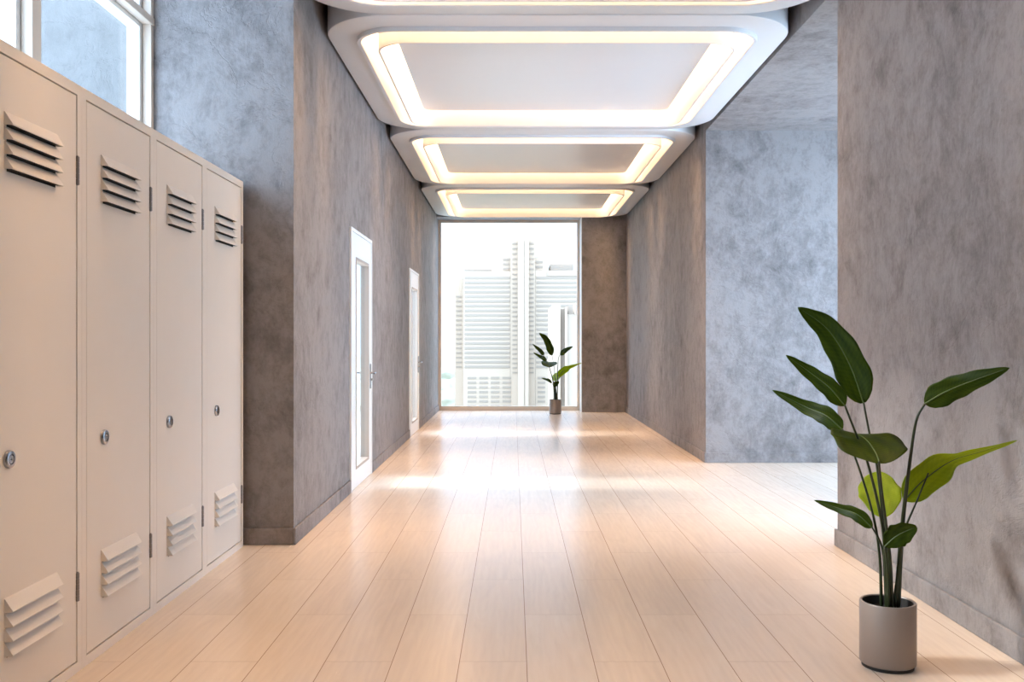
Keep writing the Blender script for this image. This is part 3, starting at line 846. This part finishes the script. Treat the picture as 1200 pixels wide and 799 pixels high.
link('tower_window', boxes((-0.18, 0.82, 199.88, 200.3, 17.42, 17.75)), M['band'], office)
link('tower_window', boxes((3.45, 4.36, 199.88, 200.3, 17.42, 17.75)), M['band'], office)
link('tower_window', boxes((-0.18, 0.82, 199.88, 200.3, 16.33, 16.65)), M['band'], office)
link('tower_window', boxes((3.45, 4.36, 199.88, 200.3, 16.33, 16.65)), M['band'], office)
link('tower_window', boxes((-0.18, 0.82, 199.88, 200.3, 15.24, 15.56)), M['band'], office)
link('tower_window', boxes((3.45, 4.36, 199.88, 200.3, 15.24, 15.56)), M['band'], office)
link('tower_window', boxes((-0.18, 0.82, 199.88, 200.3, 14.24, 14.57)), M['band'], office)
link('tower_window', boxes((3.45, 4.36, 199.88, 200.3, 14.24, 14.57)), M['band'], office)
link('tower_window', boxes((-0.18, 0.82, 199.88, 200.3, 13.24, 13.57)), M['band'], office)
link('tower_window', boxes((3.45, 4.36, 199.88, 200.3, 13.24, 13.57)), M['band'], office)
link('tower_window', boxes((-0.18, 0.82, 199.88, 200.3, 12.25, 12.57)), M['band'], office)
link('tower_window', boxes((3.45, 4.36, 199.88, 200.3, 12.25, 12.57)), M['band'], office)
link('tower_window', boxes((-0.18, 0.82, 199.88, 200.3, 11.25, 11.58)), M['band'], office)
link('tower_window', boxes((3.45, 4.36, 199.88, 200.3, 11.25, 11.58)), M['band'], office)
link('tower_window', boxes((-0.18, 0.82, 199.88, 200.3, 10.25, 10.58)), M['band'], office)
link('tower_window', boxes((3.45, 4.36, 199.88, 200.3, 10.25, 10.58)), M['band'], office)
link('tower_window', boxes((-0.18, 0.82, 199.88, 200.3, 9.26, 9.59)), M['band'], office)
link('tower_window', boxes((3.45, 4.36, 199.88, 200.3, 9.26, 9.59)), M['band'], office)
link('tower_window', boxes((-0.18, 0.82, 199.88, 200.3, 8.26, 8.59)), M['band'], office)
link('tower_window', boxes((3.45, 4.36, 199.88, 200.3, 8.26, 8.59)), M['band'], office)
link('tower_window', boxes((-0.18, 0.82, 199.88, 200.3, 7.27, 7.59)), M['band'], office)
link('tower_window', boxes((3.45, 4.36, 199.88, 200.3, 7.27, 7.59)), M['band'], office)
link('tower_window', boxes((-0.18, 0.82, 199.88, 200.3, 6.27, 6.6)), M['band'], office)
link('tower_window', boxes((3.45, 4.36, 199.88, 200.3, 6.27, 6.6)), M['band'], office)
link('tower_window', boxes((-0.18, 0.82, 199.88, 200.3, 5.27, 5.6)), M['band'], office)
link('tower_window', boxes((3.45, 4.36, 199.88, 200.3, 5.27, 5.6)), M['band'], office)
link('tower_window', boxes((-0.18, 0.82, 199.88, 200.3, 4.28, 4.6)), M['band'], office)
link('tower_window', boxes((3.45, 4.36, 199.88, 200.3, 4.28, 4.6)), M['band'], office)
link('tower_window', boxes((-0.18, 0.82, 199.88, 200.3, 3.28, 3.61)), M['band'], office)
link('tower_window', boxes((3.45, 4.36, 199.88, 200.3, 3.28, 3.61)), M['band'], office)
link('tower_window', boxes((-0.18, 0.82, 199.88, 200.3, 2.28, 2.61)), M['band'], office)
link('tower_window', boxes((3.45, 4.36, 199.88, 200.3, 2.28, 2.61)), M['band'], office)
link('tower_window', boxes((-0.18, 0.82, 199.88, 200.3, 1.29, 1.61)), M['band'], office)
link('tower_window', boxes((3.45, 4.36, 199.88, 200.3, 1.29, 1.61)), M['band'], office)
link('tower_window', boxes((-0.18, 0.82, 199.88, 200.3, 0.29, 0.62)), M['band'], office)
link('tower_window', boxes((3.45, 4.36, 199.88, 200.3, 0.29, 0.62)), M['band'], office)
link('tower_window', boxes((-0.18, 0.82, 199.88, 200.3, -0.71, -0.38)), M['band'], office)
link('tower_window', boxes((3.45, 4.36, 199.88, 200.3, -0.71, -0.38)), M['band'], office)
link('tower_window', boxes((-0.18, 0.82, 199.88, 200.3, -1.7, -1.37)), M['band'], office)
link('tower_window', boxes((3.45, 4.36, 199.88, 200.3, -1.7, -1.37)), M['band'], office)
link('tower_window', boxes((-0.18, 0.82, 199.88, 200.3, -2.7, -2.37)), M['band'], office)
link('tower_window', boxes((3.45, 4.36, 199.88, 200.3, -2.7, -2.37)), M['band'], office)
link('tower_window', boxes((-0.18, 0.82, 199.88, 200.3, -3.69, -3.37)), M['band'], office)
link('tower_window', boxes((3.45, 4.36, 199.88, 200.3, -3.69, -3.37)), M['band'], office)
link('tower_window', boxes((-0.18, 0.82, 199.88, 200.3, -4.69, -4.36)), M['band'], office)
link('tower_window', boxes((3.45, 4.36, 199.88, 200.3, -4.69, -4.36)), M['band'], office)
link('tower_window', boxes((-0.18, 0.82, 199.88, 200.3, -5.69, -5.36)), M['band'], office)
link('tower_window', boxes((3.45, 4.36, 199.88, 200.3, -5.69, -5.36)), M['band'], office)
link('tower_window', boxes((-2.2, -0.83, 201.88, 202.3, 18.48, 18.92)), M['band'], office)
link('tower_window', boxes((4.87, 6.34, 201.88, 202.3, 17.93, 18.37)), M['band'], office)
link('tower_window', boxes((-2.2, -0.83, 201.88, 202.3, 17.49, 17.93)), M['band'], office)
link('tower_window', boxes((4.87, 6.34, 201.88, 202.3, 16.94, 17.38)), M['band'], office)
link('tower_window', boxes((-2.2, -0.83, 201.88, 202.3, 16.5, 16.94)), M['band'], office)
link('tower_window', boxes((4.87, 6.34, 201.88, 202.3, 15.95, 16.39)), M['band'], office)
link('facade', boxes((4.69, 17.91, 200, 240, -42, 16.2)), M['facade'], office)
link('window_band', boxes((4.91, 17.73, 199.88, 200.3, 14.4, 14.89)), M['band'], office)
link('window_band', boxes((4.91, 17.73, 199.88, 200.3, 13.4, 13.89)), M['band'], office)
link('window_band', boxes((4.91, 17.73, 199.88, 200.3, 12.41, 12.9)), M['band'], office)
link('window_band', boxes((4.91, 17.73, 199.88, 200.3, 11.41, 11.9)), M['band'], office)
link('window_band', boxes((4.91, 17.73, 199.88, 200.3, 10.41, 10.91)), M['band'], office)
link('window_band', boxes((4.91, 17.73, 199.88, 200.3, 9.42, 9.91)), M['band'], office)
link('window_band', boxes((4.91, 17.73, 199.88, 200.3, 8.42, 8.91)), M['band'], office)
link('window_band', boxes((4.91, 17.73, 199.88, 200.3, 7.43, 7.92)), M['band'], office)
link('window_band', boxes((4.91, 17.73, 199.88, 200.3, 6.43, 6.92)), M['band'], office)
link('window_band', boxes((4.91, 17.73, 199.88, 200.3, 5.43, 5.92)), M['band'], office)
link('window_band', boxes((4.91, 17.73, 199.88, 200.3, 4.44, 4.93)), M['band'], office)
link('window_band', boxes((4.91, 17.73, 199.88, 200.3, 3.44, 3.93)), M['band'], office)
link('window_band', boxes((4.91, 17.73, 199.88, 200.3, 2.44, 2.93)), M['band'], office)
link('window_band', boxes((4.91, 17.73, 199.88, 200.3, 1.45, 1.94)), M['band'], office)
link('window_band', boxes((4.91, 17.73, 199.88, 200.3, 0.45, 0.94)), M['band'], office)
link('window_band', boxes((4.91, 17.73, 199.88, 200.3, -0.55, -0.05)), M['band'], office)
link('window_band', boxes((4.91, 17.73, 199.88, 200.3, -1.54, -1.05)), M['band'], office)
link('window_band', boxes((4.91, 17.73, 199.88, 200.3, -2.54, -2.05)), M['band'], office)
link('window_band', boxes((4.91, 17.73, 199.88, 200.3, -3.53, -3.04)), M['band'], office)
link('window_band', boxes((4.91, 17.73, 199.88, 200.3, -4.53, -4.04)), M['band'], office)
link('window', boxes((5.18, 6.82, 199.88, 200.3, -6.91, -6.44)), M['band'], office)
link('window', boxes((7.65, 9.29, 199.88, 200.3, -6.91, -6.44)), M['band'], office)
link('window', boxes((10.13, 11.76, 199.88, 200.3, -6.91, -6.44)), M['band'], office)
link('window', boxes((5.18, 6.82, 199.88, 200.3, -7.91, -7.44)), M['band'], office)
link('window', boxes((7.65, 9.29, 199.88, 200.3, -7.91, -7.44)), M['band'], office)
link('window', boxes((10.13, 11.76, 199.88, 200.3, -7.91, -7.44)), M['band'], office)
link('window', boxes((5.18, 6.82, 199.88, 200.3, -8.91, -8.44)), M['band'], office)
link('window', boxes((7.65, 9.29, 199.88, 200.3, -8.91, -8.44)), M['band'], office)
link('window', boxes((10.13, 11.76, 199.88, 200.3, -8.91, -8.44)), M['band'], office)
link('window', boxes((5.18, 6.82, 199.88, 200.3, -9.91, -9.44)), M['band'], office)
link('window', boxes((7.65, 9.29, 199.88, 200.3, -9.91, -9.44)), M['band'], office)
link('window', boxes((10.13, 11.76, 199.88, 200.3, -9.91, -9.44)), M['band'], office)
link('window', boxes((5.18, 6.82, 199.88, 200.3, -10.91, -10.44)), M['band'], office)
link('window', boxes((7.65, 9.29, 199.88, 200.3, -10.91, -10.44)), M['band'], office)
link('window', boxes((10.13, 11.76, 199.88, 200.3, -10.91, -10.44)), M['band'], office)
link('window', boxes((5.18, 6.82, 199.88, 200.3, -11.91, -11.44)), M['band'], office)
link('window', boxes((7.65, 9.29, 199.88, 200.3, -11.91, -11.44)), M['band'], office)
link('window', boxes((10.13, 11.76, 199.88, 200.3, -11.91, -11.44)), M['band'], office)
link('roof_plant', boxes((8.15, 13.2, 206, 218, 16.63, 18.05)), M['band'], office)
link('glazed_storey', boxes((7.18, 17.73, 199.8, 200.3, 15.02, 16.02)), M['facade2'], office)
slab = empty('apartment_building', (14, 150, -42))
tag(slab, 'plain pale bluish high-rise at the right edge of the end window', 'building')
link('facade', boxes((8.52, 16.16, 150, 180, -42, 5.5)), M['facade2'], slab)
link('stair_tower', boxes((6.38, 7.6, 151, 171, -42, 7.03)), M['facade'], slab)
link('recessed_bay', boxes((7.67, 8.62, 152, 172, -42, 6.38)), M['facade2'], slab)
link('pilaster', boxes((8.3, 8.59, 149.4, 153, -42, 6.59)), M['facade'], slab)
link('pilaster', boxes((9.75, 9.95, 149.4, 153, 5.5, 7.13)), M['facade'], slab)
link('roof_plant', boxes((9.03, 13.79, 154, 168, 5.6, 7.01)), M['facade2'], slab)
def make_tree(x, y, z, r, label):
    t = empty('tree', (x, y, -42))
    bm = bmesh.new(); bmesh.ops.create_icosphere(bm, subdivisions=4, radius=r)
    for v in bm.verts:
        k = 1 + .35 * mnoise.noise(v.co * (2.2 / r) + Vector((x, y, 0))) + .12 * mnoise.noise(v.co * (7 / r))
        v.co = Vector((v.co.x * k * 1.25, v.co.y * k, v.co.z * k * .9 + z - (-42)))
    link('crown', bm, M['tree'], t, smooth=True)
    bm = bmesh.new(); bm_tube(bm, [Vector((0, 0, 0)), Vector((.2, 0, (z - (-42)) * .6)), Vector((0, 0, z - (-42)))], [.6, .45, .3], 8)
    link('trunk', bm, M['bark'], t, smooth=True)
    tag(t, label, 'tree', 'hazy park trees left of the office block')
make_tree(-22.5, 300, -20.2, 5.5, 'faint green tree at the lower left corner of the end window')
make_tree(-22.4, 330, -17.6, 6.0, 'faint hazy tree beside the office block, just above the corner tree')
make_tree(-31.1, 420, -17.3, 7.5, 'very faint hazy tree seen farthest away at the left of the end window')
for root in (office, slab):
    for ch in root.children:
        ch.data.transform(__import__('mathutils').Matrix.Translation(-Vector(root.location)))

# ------------------------------------------------------------------ light
w = bpy.data.worlds.new('hazy_sky'); S.world = w; w.use_nodes = True
nt = w.node_tree; nt.nodes.clear()
out = nt.nodes.new('ShaderNodeOutputWorld'); bg = nt.nodes.new('ShaderNodeBackground')
# hazy sky: brightest towards the sun and overhead behind the camera, dimmer over the city
tcw = nt.nodes.new('ShaderNodeTexCoord'); spw = nt.nodes.new('ShaderNodeSeparateXYZ')
nt.links.new(tcw.outputs['Generated'], spw.inputs[0])
mrw = nt.nodes.new('ShaderNodeMapRange'); mrw.interpolation_type = 'SMOOTHSTEP'
mrw.inputs['From Min'].default_value = 0.15; mrw.inputs['From Max'].default_value = 0.85
mrw.inputs['To Min'].default_value = SKY_MAX; mrw.inputs['To Max'].default_value = SKY_MIN
nt.links.new(spw.outputs['Y'], mrw.inputs['Value'])
bg.inputs[0].default_value = (0.60, 0.78, 1.0, 1)
nt.links.new(mrw.outputs[0], bg.inputs[1])
nt.links.new(bg.outputs[0], out.inputs[0])

sd = bpy.data.lights.new('sun', 'SUN'); sd.energy = 2.0; sd.angle = math.radians(8); sd.color = (1.0, .97, .93)
so = bpy.data.objects.new('sun', sd); COL.objects.link(so)
so.rotation_euler = Vector((1.0, -.03, -.66)).to_track_quat('-Z', 'Y').to_euler()

# ------------------------------------------------------------------ camera
cd = bpy.data.cameras.new('camera'); cam = bpy.data.objects.new('camera', cd); COL.objects.link(cam)
cam.location = (0, 0, 1.2); cam.rotation_euler = (PI / 2, 0, 0)
cd.sensor_fit = 'HORIZONTAL'; cd.sensor_width = 36.0; cd.lens = 1100 / 1200 * 36.0
cd.shift_x = -1.5 / 1200; cd.clip_start = .05; cd.clip_end = 4000
S.camera = cam

vs = S.view_settings
vs.view_transform = 'Standard'; vs.look = 'None'; vs.gamma = 1.0; vs.exposure = 1.1
vs.use_curve_mapping = False
S.cycles.max_bounces = 12; S.cycles.diffuse_bounces = 6; S.cycles.glossy_bounces = 4
S.cycles.transparent_max_bounces = 16
S.cycles.sample_clamp_indirect = 6.0
S.cycles.caustics_reflective = False; S.cycles.caustics_refractive = False
